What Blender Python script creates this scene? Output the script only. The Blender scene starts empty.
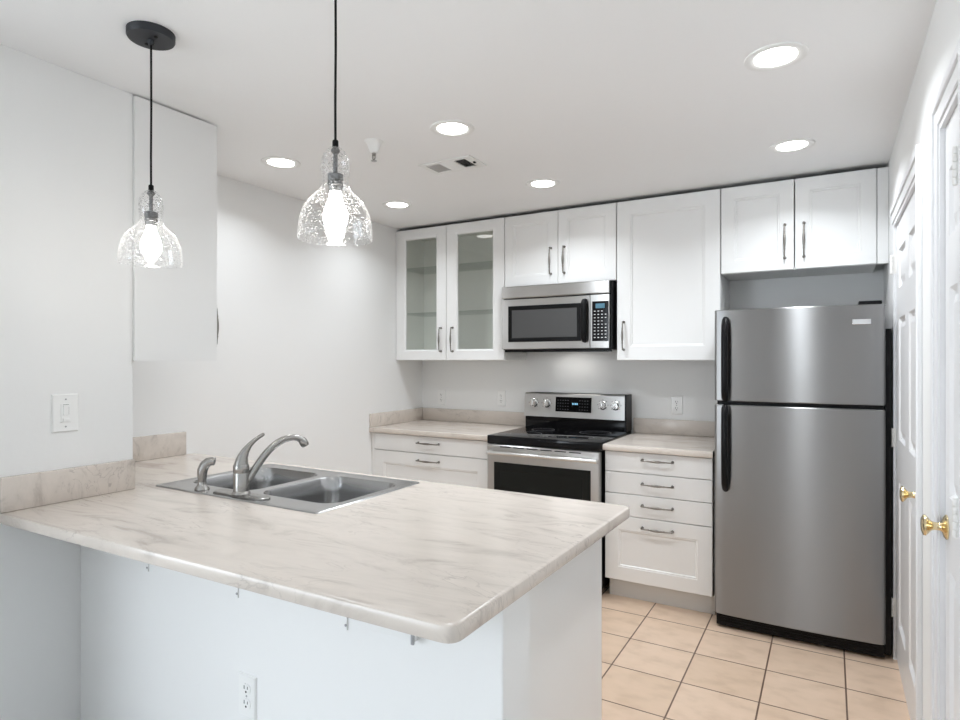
import bpy, bmesh, math, random
from mathutils import Vector, Matrix
random.seed(7)
C = bpy.context.scene.collection
SC = bpy.context.scene

# ------------------------------------------------------------------ camera
cd = bpy.data.cameras.new('camera')
cd.sensor_width = 36.0
cd.lens = 36.0 * 606.0 / 960.0
cd.clip_start = 0.02
cam = bpy.data.objects.new('camera', cd)
cam.location = (0.0, 0.0, 1.41)
cam.rotation_euler = (math.pi / 2, 0, math.radians(30))
C.objects.link(cam)
SC.camera = cam

# ------------------------------------------------------------------ world, daylight, exposure
SC.view_settings.view_transform = 'Standard'
SC.view_settings.look = 'None'
SC.view_settings.gamma = 1.0
SC.view_settings.use_curve_mapping = False
SC.view_settings.exposure = 0.17
SC.cycles.caustics_reflective = False
SC.cycles.caustics_refractive = False
W = bpy.data.worlds.new('sky')
SC.world = W
W.use_nodes = True
bg = W.node_tree.nodes['Background']
bg.inputs[0].default_value = (0.80, 0.90, 1.0, 1)
bg.inputs[1].default_value = 5.1

DAY_REAR = 50.0     # daylight through the wide living room window behind the camera
DAY_SIDE = 35.0     # daylight through the window at the dining side
CAN_W = 5.8         # each recessed ceiling light
BULB_E = 42.0       # pendant bulbs


def area(name, loc, rot, sx, sy, power, col, spread=math.pi):
    l = bpy.data.lights.new(name, 'AREA')
    l.shape = 'RECTANGLE'
    l.size, l.size_y = sx, sy
    l.energy = power
    l.color = col
    l.spread = spread
    o = bpy.data.objects.new(name, l)
    o.location = loc
    o.rotation_euler = rot
    C.objects.link(o)
    return o


area('daylight_rear', (-4.05, -4.46, 1.30), (math.radians(90), 0, 0), 2.1, 2.1, DAY_REAR, (0.86, 0.93, 1.0))
area('daylight_side', (-5.46, -3.1, 1.4), (math.radians(90), 0, math.radians(-90)), 2.4, 1.9, DAY_SIDE, (0.86, 0.93, 1.0))


# ------------------------------------------------------------------ materials
def mat(name, col=(0.8, 0.8, 0.8), rough=0.5, metal=0.0, spec=0.5, **kw):
    m = bpy.data.materials.new(name)
    m.use_nodes = True
    b = m.node_tree.nodes['Principled BSDF']
    b.inputs['Base Color'].default_value = (*col, 1)
    b.inputs['Roughness'].default_value = rough
    b.inputs['Metallic'].default_value = metal
    b.inputs['Specular IOR Level'].default_value = spec
    for k, v in kw.items():
        b.inputs[k.replace('_', ' ')].default_value = v
    return m


def nodes(m):
    return m.node_tree.nodes, m.node_tree.links, m.node_tree.nodes['Principled BSDF']


def coords(m, scale=(1, 1, 1), loc=(0, 0, 0), rot=(0, 0, 0)):
    n, l, b = nodes(m)
    g = n.new('ShaderNodeNewGeometry')
    mp = n.new('ShaderNodeMapping')
    mp.inputs['Scale'].default_value = scale
    mp.inputs['Location'].default_value = loc
    mp.inputs['Rotation'].default_value = rot
    l.new(g.outputs['Position'], mp.inputs['Vector'])
    return mp.outputs['Vector']


def noise_bump(m, scale, strength, vscale=(1, 1, 1), dist=0.002):
    n, l, b = nodes(m)
    t = n.new('ShaderNodeTexNoise')
    t.inputs['Scale'].default_value = scale
    t.inputs['Detail'].default_value = 3
    l.new(coords(m, vscale), t.inputs['Vector'])
    bp = n.new('ShaderNodeBump')
    bp.inputs['Strength'].default_value = strength
    bp.inputs['Distance'].default_value = dist
    l.new(t.outputs['Fac'], bp.inputs['Height'])
    l.new(bp.outputs['Normal'], b.inputs['Normal'])


def ramp(m, fac, stops):
    n, l, b = nodes(m)
    r = n.new('ShaderNodeValToRGB')
    e = r.color_ramp.elements
    e[0].position, e[0].color = stops[0][0], (*stops[0][1], 1)
    e[1].position, e[1].color = stops[-1][0], (*stops[-1][1], 1)
    for p, c in stops[1:-1]:
        x = e.new(p)
        x.color = (*c, 1)
    l.new(fac, r.inputs['Fac'])
    return r.outputs['Color']


M = {}
M['wall'] = mat('wall_paint', (0.875, 0.875, 0.865), 0.55, spec=0.3)
noise_bump(M['wall'], 60, 0.12)
M['ceiling'] = mat('ceiling_paint', (0.95, 0.95, 0.95), 0.8, spec=0.2)
noise_bump(M['ceiling'], 40, 0.08)
M['door'] = mat('door_paint', (0.80, 0.80, 0.805), 0.35)
M['cab'] = mat('cabinet_white', (0.86, 0.86, 0.85), 0.32)
M['cab_in'] = mat('cabinet_interior', (0.92, 0.92, 0.88), 0.45)
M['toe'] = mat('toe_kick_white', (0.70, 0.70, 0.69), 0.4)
M['plastic'] = mat('white_plastic', (0.90, 0.90, 0.885), 0.3)
M['slot'] = mat('dark_slot', (0.03, 0.03, 0.03), 0.8, spec=0.1)
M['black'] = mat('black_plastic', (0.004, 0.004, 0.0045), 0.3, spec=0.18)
M['blackmatte'] = mat('black_matte_metal', (0.015, 0.017, 0.022), 0.5)
M['glassblack'] = mat('black_ceramic_glass', (0.005, 0.005, 0.006), 0.08, spec=0.22)
M['ovenglass'] = mat('dark_oven_glass', (0.008, 0.009, 0.008), 0.08, spec=0.22)
M['micglass'] = mat('grey_mesh_door_glass', (0.07, 0.07, 0.07), 0.25, spec=0.35)
M['nickel'] = mat('brushed_nickel', (0.38, 0.37, 0.355), 0.27, 1.0)
M['pewter'] = mat('antique_pewter', (0.24, 0.225, 0.205), 0.32, 1.0)
M['brass'] = mat('polished_brass', (0.80, 0.66, 0.40), 0.18, 1.0)
M['hinge'] = mat('painted_hinge', (0.80, 0.79, 0.76), 0.3)
M['socket'] = mat('dark_nickel_socket', (0.16, 0.16, 0.16), 0.3, 0.9)
M['gapshade'] = mat('painted_gap_shade', (0.035, 0.03, 0.026), 0.8)  # near-black colour paints the shade in the gap under the ceiling
M['barsteel'] = mat('satin_steel_bar', (0.72, 0.72, 0.71), 0.28, 1.0)
M['chrome'] = mat('chrome', (0.75, 0.75, 0.75), 0.12, 1.0)
M['grey'] = mat('grey_metal', (0.40, 0.40, 0.41), 0.4, 0.8)
M['mark'] = mat('white_print', (0.75, 0.75, 0.75), 0.5)
M['darkmark'] = mat('grey_print', (0.10, 0.10, 0.11), 0.3)
M['carpet'] = mat('living_carpet', (0.50, 0.47, 0.44), 0.95, spec=0.1)
noise_bump(M['carpet'], 300, 0.5)


def steel(name, col, rough, aniso, streak=0.02):
    m = mat(name, col, rough, 1.0)
    n, l, b = nodes(m)
    b.inputs['Anisotropic'].default_value = aniso
    b.inputs['Anisotropic Rotation'].default_value = 0.0
    tg = n.new('ShaderNodeCombineXYZ')      # horizontal brushing spreads reflections vertically
    tg.inputs[2].default_value = 1.0
    l.new(tg.outputs[0], b.inputs['Tangent'])
    t = n.new('ShaderNodeTexNoise')
    t.inputs['Scale'].default_value = 6
    t.inputs['Detail'].default_value = 4
    l.new(coords(m, (1.0, 1.0, 90)), t.inputs['Vector'])
    mr = n.new('ShaderNodeMapRange')
    mr.inputs['To Min'].default_value = rough - streak * 0.5
    mr.inputs['To Max'].default_value = rough + streak * 0.5
    l.new(t.outputs['Fac'], mr.inputs['Value'])
    l.new(mr.outputs['Result'], b.inputs['Roughness'])
    return m


M['steel'] = steel('brushed_steel', (0.54, 0.535, 0.525), 0.33, 0.9)
M['fridge'] = steel('fridge_steel', (0.315, 0.315, 0.315), 0.34, 1.0)
n_, l_, b_ = nodes(M['fridge'])
wv = n_.new('ShaderNodeTexNoise')
wv.inputs['Scale'].default_value = 2.2
wv.inputs['Detail'].default_value = 0
l_.new(coords(M['fridge'], (0.6, 1, 1.6)), wv.inputs['Vector'])
wb = n_.new('ShaderNodeBump')          # slightly wavy sheet metal
wb.inputs['Strength'].default_value = 0.35
wb.inputs['Distance'].default_value = 0.006
l_.new(wv.outputs['Fac'], wb.inputs['Height'])
l_.new(wb.outputs['Normal'], b_.inputs['Normal'])
M['sinksteel'] = mat('sink_steel', (0.42, 0.42, 0.42), 0.24, 1.0)


def emit(name, col, s):
    m = bpy.data.materials.new(name)
    m.use_nodes = True
    n, l = m.node_tree.nodes, m.node_tree.links
    b = n['Principled BSDF']
    b.inputs['Base Color'].default_value = (*col, 1)
    b.inputs['Emission Color'].default_value = (*col, 1)
    b.inputs['Emission Strength'].default_value = s
    return m


M['lens'] = emit('lit_lens', (1.0, 0.98, 0.95), 8.0)
M['bulb'] = emit('lit_bulb', (1.0, 0.97, 0.92), BULB_E)
M['display'] = emit('lit_display', (0.25, 0.55, 0.75), 0.7)
M['lcd'] = emit('dim_display', (0.05, 0.13, 0.18), 0.5)


def thin_glass(name, tint, refl=1.0, seeds=False):
    m = bpy.data.materials.new(name)
    m.use_nodes = True
    n, l = m.node_tree.nodes, m.node_tree.links
    n.remove(n['Principled BSDF'])
    out = n['Material Output']
    tr = n.new('ShaderNodeBsdfTransparent')
    tr.inputs[0].default_value = (*tint, 1)
    gl = n.new('ShaderNodeBsdfGlossy')
    gl.inputs['Roughness'].default_value = 0.03
    fr = n.new('ShaderNodeLayerWeight')      # same reflectance from both sides of the thin pane
    fr.inputs['Blend'].default_value = 0.5
    pw = n.new('ShaderNodeMath')
    pw.operation = 'POWER'
    pw.inputs[1].default_value = 4.0
    l.new(fr.outputs['Facing'], pw.inputs[0])
    mul = n.new('ShaderNodeMath')
    mul.operation = 'MULTIPLY_ADD'
    mul.inputs[1].default_value = 0.6 * refl
    mul.inputs[2].default_value = 0.035 * refl
    l.new(pw.outputs[0], mul.inputs[0])
    mx = n.new('ShaderNodeMixShader')
    l.new(mul.outputs[0], mx.inputs[0])
    l.new(tr.outputs[0], mx.inputs[1])
    l.new(gl.outputs[0], mx.inputs[2])
    last = mx.outputs[0]
    if seeds:
        tc = n.new('ShaderNodeTexCoord')
        vo = n.new('ShaderNodeTexVoronoi')
        vo.inputs['Scale'].default_value = 150
        l.new(tc.outputs['Object'], vo.inputs['Vector'])
        mr = n.new('ShaderNodeMapRange')
        mr.inputs['From Min'].default_value = 0.20
        mr.inputs['From Max'].default_value = 0.31
        mr.inputs['To Min'].default_value = 0.30
        mr.inputs['To Max'].default_value = 0.0
        l.new(vo.outputs['Distance'], mr.inputs['Value'])
        nz = n.new('ShaderNodeTexNoise')
        nz.inputs['Scale'].default_value = 30
        l.new(tc.outputs['Object'], nz.inputs['Vector'])
        gt = n.new('ShaderNodeMath')
        gt.operation = 'GREATER_THAN'
        gt.inputs[1].default_value = 0.42
        l.new(nz.outputs['Fac'], gt.inputs[0])
        mm = n.new('ShaderNodeMath')
        mm.operation = 'MULTIPLY'
        l.new(mr.outputs[0], mm.inputs[0])
        l.new(gt.outputs[0], mm.inputs[1])
        tl = n.new('ShaderNodeBsdfTranslucent')
        tl.inputs[0].default_value = (0.95, 0.95, 0.95, 1)
        df = n.new('ShaderNodeBsdfDiffuse')
        df.inputs[0].default_value = (0.95, 0.95, 0.95, 1)
        m2 = n.new('ShaderNodeMixShader')
        l.new(tl.outputs[0], m2.inputs[1])
        l.new(df.outputs[0], m2.inputs[2])
        m3 = n.new('ShaderNodeMixShader')
        ed = n.new('ShaderNodeMath')            # thick glass gathers light at its edges
        ed.operation = 'POWER'
        ed.inputs[1].default_value = 7.0
        l.new(fr.outputs['Facing'], ed.inputs[0])
        e2 = n.new('ShaderNodeMath')
        e2.operation = 'MULTIPLY_ADD'
        e2.inputs[1].default_value = 0.15
        l.new(ed.outputs[0], e2.inputs[0])
        l.new(mm.outputs[0], e2.inputs[2])
        l.new(e2.outputs[0], m3.inputs[0])
        l.new(mx.outputs[0], m3.inputs[1])
        l.new(m2.outputs[0], m3.inputs[2])
        last = m3.outputs[0]
    l.new(last, out.inputs['Surface'])
    return m


M['glass'] = thin_glass('clear_pane', (0.985, 0.992, 0.982), 1.0)
M['shelfglass'] = thin_glass('green_shelf_glass', (0.955, 0.98, 0.96), 1.0)
M['seedglass'] = thin_glass('seeded_glass', (0.985, 0.985, 0.985), 1.0, True)


def make_counter(name, base, vein, dark, rotz):
    m = mat(name, base, 0.22)
    n, l, b = nodes(m)
    v = coords(m, (1.3, 5.0, 3.0), rot=(0, 0, rotz))
    t1 = n.new('ShaderNodeTexNoise')
    t1.inputs['Scale'].default_value = 2.2
    t1.inputs['Detail'].default_value = 9
    t1.inputs['Roughness'].default_value = 0.62
    t1.inputs['Distortion'].default_value = 1.3
    l.new(v, t1.inputs['Vector'])
    c1 = ramp(m, t1.outputs['Fac'], [(0.30, vein), (0.45, base), (0.60, tuple(min(1, x * 1.07) for x in base)), (0.75, base)])
    t2 = n.new('ShaderNodeTexNoise')
    t2.inputs['Scale'].default_value = 3.0
    t2.inputs['Detail'].default_value = 7
    t2.inputs['Distortion'].default_value = 2.2
    l.new(coords(m, (1.0, 3.2, 2.0), loc=(3.1, 1.7, 0), rot=(0, 0, rotz + 0.15)), t2.inputs['Vector'])
    f2 = ramp(m, t2.outputs['Fac'], [(0.485, (0, 0, 0)), (0.5, (1, 1, 1)), (0.515, (0, 0, 0))])
    t3 = n.new('ShaderNodeTexNoise')
    t3.inputs['Scale'].default_value = 2.6
    l.new(coords(m, (1, 1, 1), loc=(5, 2, 1)), t3.inputs['Vector'])
    f3 = ramp(m, t3.outputs['Fac'], [(0.48, (0, 0, 0)), (0.66, (0.6, 0.6, 0.6))])
    mul = n.new('ShaderNodeMath')
    mul.operation = 'MULTIPLY'
    l.new(f2, mul.inputs[0])
    l.new(f3, mul.inputs[1])
    mx = n.new('ShaderNodeMix')
    mx.data_type = 'RGBA'
    l.new(mul.outputs[0], mx.inputs['Factor'])
    l.new(c1, mx.inputs['A'])
    mx.inputs['B'].default_value = (*dark, 1)
    l.new(mx.outputs['Result'], b.inputs['Base Color'])
    return m


M['counter'] = make_counter('marbled_laminate', (0.66, 0.595, 0.535), (0.50, 0.44, 0.39), (0.34, 0.29, 0.26), 0.25)


def make_tile():
    m = mat('beige_floor_tile', (0.6, 0.5, 0.4), 0.33)
    n, l, b = nodes(m)
    br = n.new('ShaderNodeTexBrick')
    br.offset = 0.0
    br.squash = 1.0
    br.inputs['Scale'].default_value = 1.0
    br.inputs['Brick Width'].default_value = 0.3115
    br.inputs['Row Height'].default_value = 0.302
    br.inputs['Mortar Size'].default_value = 0.0035
    br.inputs['Mortar Smooth'].default_value = 0.1
    br.inputs['Bias'].default_value = 0.0
    br.inputs['Color1'].default_value = (0.67, 0.50, 0.365, 1)
    br.inputs['Color2'].default_value = (0.73, 0.555, 0.42, 1)
    br.inputs['Mortar'].default_value = (0.16, 0.10, 0.07, 1)
    l.new(coords(m, loc=(0.875 + 3.115, -3.34 + 6.04, 0)), br.inputs['Vector'])
    t = n.new('ShaderNodeTexNoise')
    t.inputs['Scale'].default_value = 9
    t.inputs['Detail'].default_value = 6
    l.new(coords(m, (1, 1.6, 1)), t.inputs['Vector'])
    c = ramp(m, t.outputs['Fac'], [(0.3, (0.90, 0.885, 0.87)), (0.5, (1, 1, 1)), (0.7, (1.04, 1.04, 1.05))])
    mx = n.new('ShaderNodeMix')
    mx.data_type = 'RGBA'
    mx.blend_type = 'MULTIPLY'
    mx.inputs['Factor'].default_value = 1.0
    l.new(br.outputs['Color'], mx.inputs['A'])
    l.new(c, mx.inputs['B'])
    l.new(mx.outputs['Result'], b.inputs['Base Color'])
    bp = n.new('ShaderNodeBump')
    bp.invert = True
    bp.inputs['Strength'].default_value = 0.6
    bp.inputs['Distance'].default_value = 0.002
    l.new(br.outputs['Fac'], bp.inputs['Height'])
    l.new(bp.outputs['Normal'], b.inputs['Normal'])
    return m


M['tile'] = make_tile()


# ------------------------------------------------------------------ object helpers
def wpos(o):
    v = Vector((0, 0, 0))
    while o is not None:
        v = v + o.location
        o = o.parent
    return v


class MB:
    """collects shapes in world coordinates and links them as one mesh object"""

    def __init__(self):
        self.bm = bmesh.new()

    def box(self, x0, x1, y0, y1, z0, z1, bev=0.0, seg=2):
        t = bmesh.new()
        r = bmesh.ops.create_cube(t, size=1.0)
        for v in r['verts']:
            v.co = Vector(((x0 + x1) / 2 + v.co.x * (x1 - x0), (y0 + y1) / 2 + v.co.y * (y1 - y0), (z0 + z1) / 2 + v.co.z * (z1 - z0)))
        if bev > 0:
            bmesh.ops.bevel(t, geom=t.edges[:], offset=bev, segments=seg, affect='EDGES', profile=0.5)
        return self.join(t)

    def join(self, t):
        me = bpy.data.meshes.new('tmp')
        t.to_mesh(me)
        t.free()
        self.bm.from_mesh(me)
        bpy.data.meshes.remove(me)
        return self

    def face(self, pts):
        self.bm.faces.new([self.bm.verts.new(p) for p in pts])
        return self

    def lathe(self, cx, cy, cz, prof, n=32, axis='z', cap=True):
        """prof: list of (radius, height along axis)"""
        t = bmesh.new()
        rings = []
        for r, h in prof:
            ring = []
            for k in range(n):
                a = 2 * math.pi * k / n
                u, w = r * math.cos(a), r * math.sin(a)
                p = {'z': (u, w, h), 'x': (h, u, w), 'y': (w, h, u)}[axis]
                ring.append(t.verts.new((cx + p[0], cy + p[1], cz + p[2])))
            rings.append(ring)
        for a, b in zip(rings, rings[1:]):
            for k in range(n):
                t.faces.new([a[k], a[(k + 1) % n], b[(k + 1) % n], b[k]])
        if cap:
            t.faces.new(rings[0][::-1])
            t.faces.new(rings[-1])
        return self.join(t)

    def tube(self, pts, radii, n=12, flat=None):
        """smooth tube along pts with radius per point"""
        pts = [Vector(p) for p in pts]
        if isinstance(radii, (int, float)):
            radii = [radii] * len(pts)
        t = bmesh.new()
        rings = []
        up = None
        for i, p in enumerate(pts):
            d = (pts[min(i + 1, len(pts) - 1)] - pts[max(i - 1, 0)]).normalized()
            if up is None:
                ref = Vector((0, 0, 1)) if abs(d.z) < 0.9 else Vector((1, 0, 0))
                up = (ref - d * ref.dot(d)).normalized()
            else:
                up = (up - d * up.dot(d)).normalized()
            s = d.cross(up)
            fs, fu = flat if flat else (1, 1)
            rings.append([t.verts.new(p + (s * math.cos(2 * math.pi * k / n) * fs + up * math.sin(2 * math.pi * k / n) * fu) * radii[i]) for k in range(n)])
        for a, b in zip(rings, rings[1:]):
            for k in range(n):
                t.faces.new([a[k], a[(k + 1) % n], b[(k + 1) % n], b[k]])
        t.faces.new(rings[0][::-1])
        t.faces.new(rings[-1])
        return self.join(t)

    def loops(self, fn, u0, u1, v0, v1, prof, fill=True, back=True):
        """nested rectangles: prof is a list of (inset, depth); fn(u, v, d) gives the point"""
        t = bmesh.new()
        rings = []
        for ins, dep in prof:
            rings.append([t.verts.new(fn(u, v, dep)) for u, v in ((u0 + ins, v0 + ins), (u1 - ins, v0 + ins), (u1 - ins, v1 - ins), (u0 + ins, v1 - ins))])
        for a, b in zip(rings, rings[1:]):
            for k in range(4):
                t.faces.new([a[k], a[(k + 1) % 4], b[(k + 1) % 4], b[k]])
        if fill:
            t.faces.new(rings[-1])
        if back:
            t.faces.new(rings[0][::-1])
        return self.join(t)

    def slab(self, poly, z0, z1, r=0.006, holes=()):
        """counter slab from a counter-clockwise outline, eased edges, optional rectangular holes"""
        t = bmesh.new()

        def off(p, d):
            out = []
            m = len(p)
            for i in range(m):
                a, b, c = Vector(p[i - 1]), Vector(p[i]), Vector(p[(i + 1) % m])
                e1, e2 = (b - a).normalized(), (c - b).normalized()
                n1, n2 = Vector((-e1.y, e1.x)), Vector((-e2.y, e2.x))
                k = (n1 + n2)
                k = k / max(0.2, (1 + n1.dot(n2)))
                out.append(b + k * d)
            return out
        levels = [(z1, r + 0.006), (z1, r), (z1 - r * 0.3, r * 0.3), (z1 - r, 0), (z0 + r, 0), (z0 + r * 0.3, r * 0.3), (z0, r), (z0, r + 0.006)]
        rings = [[t.verts.new((q.x, q.y, z)) for q in off(poly, d)] for z, d in levels]
        m = len(poly)
        for a, b in zip(rings, rings[1:]):
            for k in range(m):
                t.faces.new([a[k], b[k], b[(k + 1) % m], a[(k + 1) % m]])
        hr = []
        for x0, x1, y0, y1 in holes:
            hp = [(x0, y0), (x1, y0), (x1, y1), (x0, y1)]
            top = [t.verts.new((x, y, z1)) for x, y in hp]
            bot = [t.verts.new((x, y, z0)) for x, y in hp]
            for k in range(4):
                t.faces.new([top[k], top[(k + 1) % 4], bot[(k + 1) % 4], bot[k]])
            hr.append((top, bot))

        def edges(ring):
            es = []
            for k in range(len(ring)):
                e = t.edges.get((ring[k], ring[(k + 1) % len(ring)]))
                if e is None:
                    e = t.edges.new((ring[k], ring[(k + 1) % len(ring)]))
                es.append(e)
            return es
        for idx, ring in ((0, rings[0]), (1, rings[-1])):
            es = edges(ring)
            for h in hr:
                es += edges(h[idx])
            bmesh.ops.triangle_fill(t, edges=es, use_beauty=True)
        return self.join(t)

    def build(self, name, material, parent=None, smooth=None, origin=None):
        bm = self.bm
        bmesh.ops.recalc_face_normals(bm, faces=bm.faces)
        if parent is not None:
            o0 = wpos(parent)
        elif origin is not None:
            o0 = Vector(origin)
        else:
            xs = [v.co for v in bm.verts]
            o0 = Vector(((min(v.x for v in xs) + max(v.x for v in xs)) / 2, (min(v.y for v in xs) + max(v.y for v in xs)) / 2, min(v.z for v in xs)))
        for v in bm.verts:
            v.co -= o0
        me = bpy.data.meshes.new(name)
        if smooth:
            ca = math.cos(math.radians(smooth))
            for f in bm.faces:
                f.smooth = True
            for e in bm.edges:
                if len(e.link_faces) == 2 and e.link_faces[0].normal.dot(e.link_faces[1].normal) < ca:
                    e.smooth = False
        bm.to_mesh(me)
        bm.free()
        me.materials.append(material)
        o = bpy.data.objects.new(name, me)
        C.objects.link(o)
        if parent is not None:
            o.parent = parent
        else:
            o.location = o0
        return o


def tag(o, label, cat, group=None):
    o['label'] = label
    o['category'] = cat
    if group:
        o['group'] = group
    return o


def thing(name, loc, label, cat, group=None):
    o = bpy.data.objects.new(name, None)
    o.empty_display_size = 0.1
    o.location = loc
    C.objects.link(o)
    return tag(o, label, cat, group)


def struct(o):
    o['kind'] = 'structure'
    return o


def copy_tree(o, parent=None):
    c = o.copy()
    C.objects.link(c)
    if parent is not None:
        c.parent = parent
    for ch in list(o.children):
        copy_tree(ch, c)
    return c


# orientation maps for fronts: (u, v, depth into the thing)
def face_cam(y):          # front looks towards -Y
    return lambda u, v, d: (u, y + d, v)


def face_back(y):         # front looks towards +Y
    return lambda u, v, d: (u, y - d, v)


def face_left(x):         # front looks towards -X
    return lambda u, v, d: (x + d, u, v)


H = 2.44
XL, XR, YB = -2.945, 0.265, 4.14
XS = -2.337                     # face of the near left wall
YS = 1.36                       # its end
RY0, RX0 = -4.5, -5.5           # living room behind the camera
T = 0.12

# ------------------------------------------------------------------ room shell
struct(MB().box(XL - T, XR + T, 1.23, YB + T, -0.08, 0.0).build('floor', M['tile']))
struct(MB().box(RX0 - T, XR + T, RY0 - T, 1.23, -0.08, 0.0).build('floor_living', M['carpet']))
struct(MB().box(RX0 - T, XR + T, RY0 - T, YB + T, H, H + 0.08).build('ceiling', M['ceiling']))
struct(MB().box(XL - T, XR + T, YB, YB + T, 0, H).build('wall_back', M['wall']))
struct(MB().box(XL - T, XL, YS, YB, 0, H).build('wall_left', M['wall']))
struct(MB().box(XL - T, XS, 0.35, YS, 0, H, 0.002).build('wall_near', M['wall']))
struct(MB().box(RX0, XL - T, 0.35, 0.35 + T, 0, H).build('wall_dining', M['wall']))
# living room walls behind the camera, each with one window opening
w = MB()
wx0, wx1, wz0, wz1 = -5.1, -3.0, 0.25, 2.35
w.box(RX0 - T, wx0, RY0 - T, RY0, 0, H).box(wx1, XR + T, RY0 - T, RY0, 0, H)
w.box(wx0, wx1, RY0 - T, RY0, 0, wz0).box(wx0, wx1, RY0 - T, RY0, wz1, H)
struct(w.build('wall_rear', M['wall']))
w = MB()
for a, b in ((wx0, wx0 + 0.05), (wx1 - 0.05, wx1), (-4.08, -4.02)):
    w.box(a, b, RY0 - 0.09, RY0 - 0.03, wz0, wz1)
w.box(wx0, wx1, RY0 - 0.09, RY0 - 0.03, wz0, wz0 + 0.05).box(wx0, wx1, RY0 - 0.09, RY0 - 0.03, wz1 - 0.05, wz1)
struct(w.build('window_1', M['door']))
w = MB()
w.box(RX0 - T, RX0, RY0, -4.3, 0, H).box(RX0 - T, RX0, -1.9, 0.35 + T, 0, H)
w.box(RX0 - T, RX0, -4.3, -1.9, 0, 0.45).box(RX0 - T, RX0, -4.3, -1.9, 2.35, H)
struct(w.build('wall_side', M['wall']))
w = MB()
for a, b in ((-4.3, -4.25), (-1.95, -1.9), (-3.13, -3.07)):
    w.box(RX0 - 0.09, RX0 - 0.03, a, b, 0.45, 2.35)
w.box(RX0 - 0.09, RX0 - 0.03, -4.3, -1.9, 0.45, 0.5).box(RX0 - 0.09, RX0 - 0.03, -4.3, -1.9, 2.3, 2.35)
struct(w.build('window_2', M['door']))

# right wall with two door openings
DZ = 2.05
D1 = (2.535, 3.46)
D2 = (1.755, 2.065)
w = MB()
w.box(XR, XR + T, RY0, D2[0], 0, H).box(XR, XR + T, D2[1], D1[0], 0, H).box(XR, XR + T, D1[1], YB, 0, H)
w.box(XR, XR + T, D2[0], D2[1], DZ, H).box(XR, XR + T, D1[0], D1[1], DZ, H)
struct(w.build('wall_right', M['wall']))


def casing(name, y0, y1, far=True):
    w = MB()
    cw, ct = 0.075, 0.018
    fn = face_left(XR - ct)
    # stepped moulding: a flat board with a raised outer bead, heads butted between the legs
    w.box(XR - 0.011, XR, y0 - cw + 0.001, y0 - 0.005, 0, DZ + cw - 0.001, 0.002)
    w.box(XR - ct, XR, y0 - cw, y0 - cw + 0.028, 0, DZ + cw, 0.004)
    ye = y1 + 0.03
    if far:
        w.box(XR - 0.011, XR, y1 + 0.005, y1 + cw - 0.001, 0, DZ + cw - 0.001, 0.002)
        w.box(XR - ct, XR, y1 + cw - 0.028, y1 + cw, 0, DZ + cw, 0.004)
        ye = y1 + 0.0045
    w.box(XR - 0.0105, XR, y0 - 0.0045, ye, DZ + 0.005, DZ + cw - 0.0015, 0.002)
    w.box(XR - ct + 0.0005, XR, y0 - cw + 0.0285, y1 + cw - 0.0285 if far else ye, DZ + cw - 0.028, DZ + cw - 0.0005, 0.004)
    # jamb lining
    w.box(XR - 0.006, XR + T, y0 - 0.0045, y0 + 0.012, 0, DZ + 0.0045)
    w.box(XR - 0.006, XR + T, y1 - 0.012, y1 + 0.0045, 0, DZ + 0.0045)
    w.box(XR - 0.0055, XR + T, y0 + 0.0125, y1 - 0.0125, DZ - 0.012, DZ + 0.004)
    return struct(w.build(name, M['door']))


casing('trim_1', *D1, far=False)
casing('trim_2', *D2)


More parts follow.
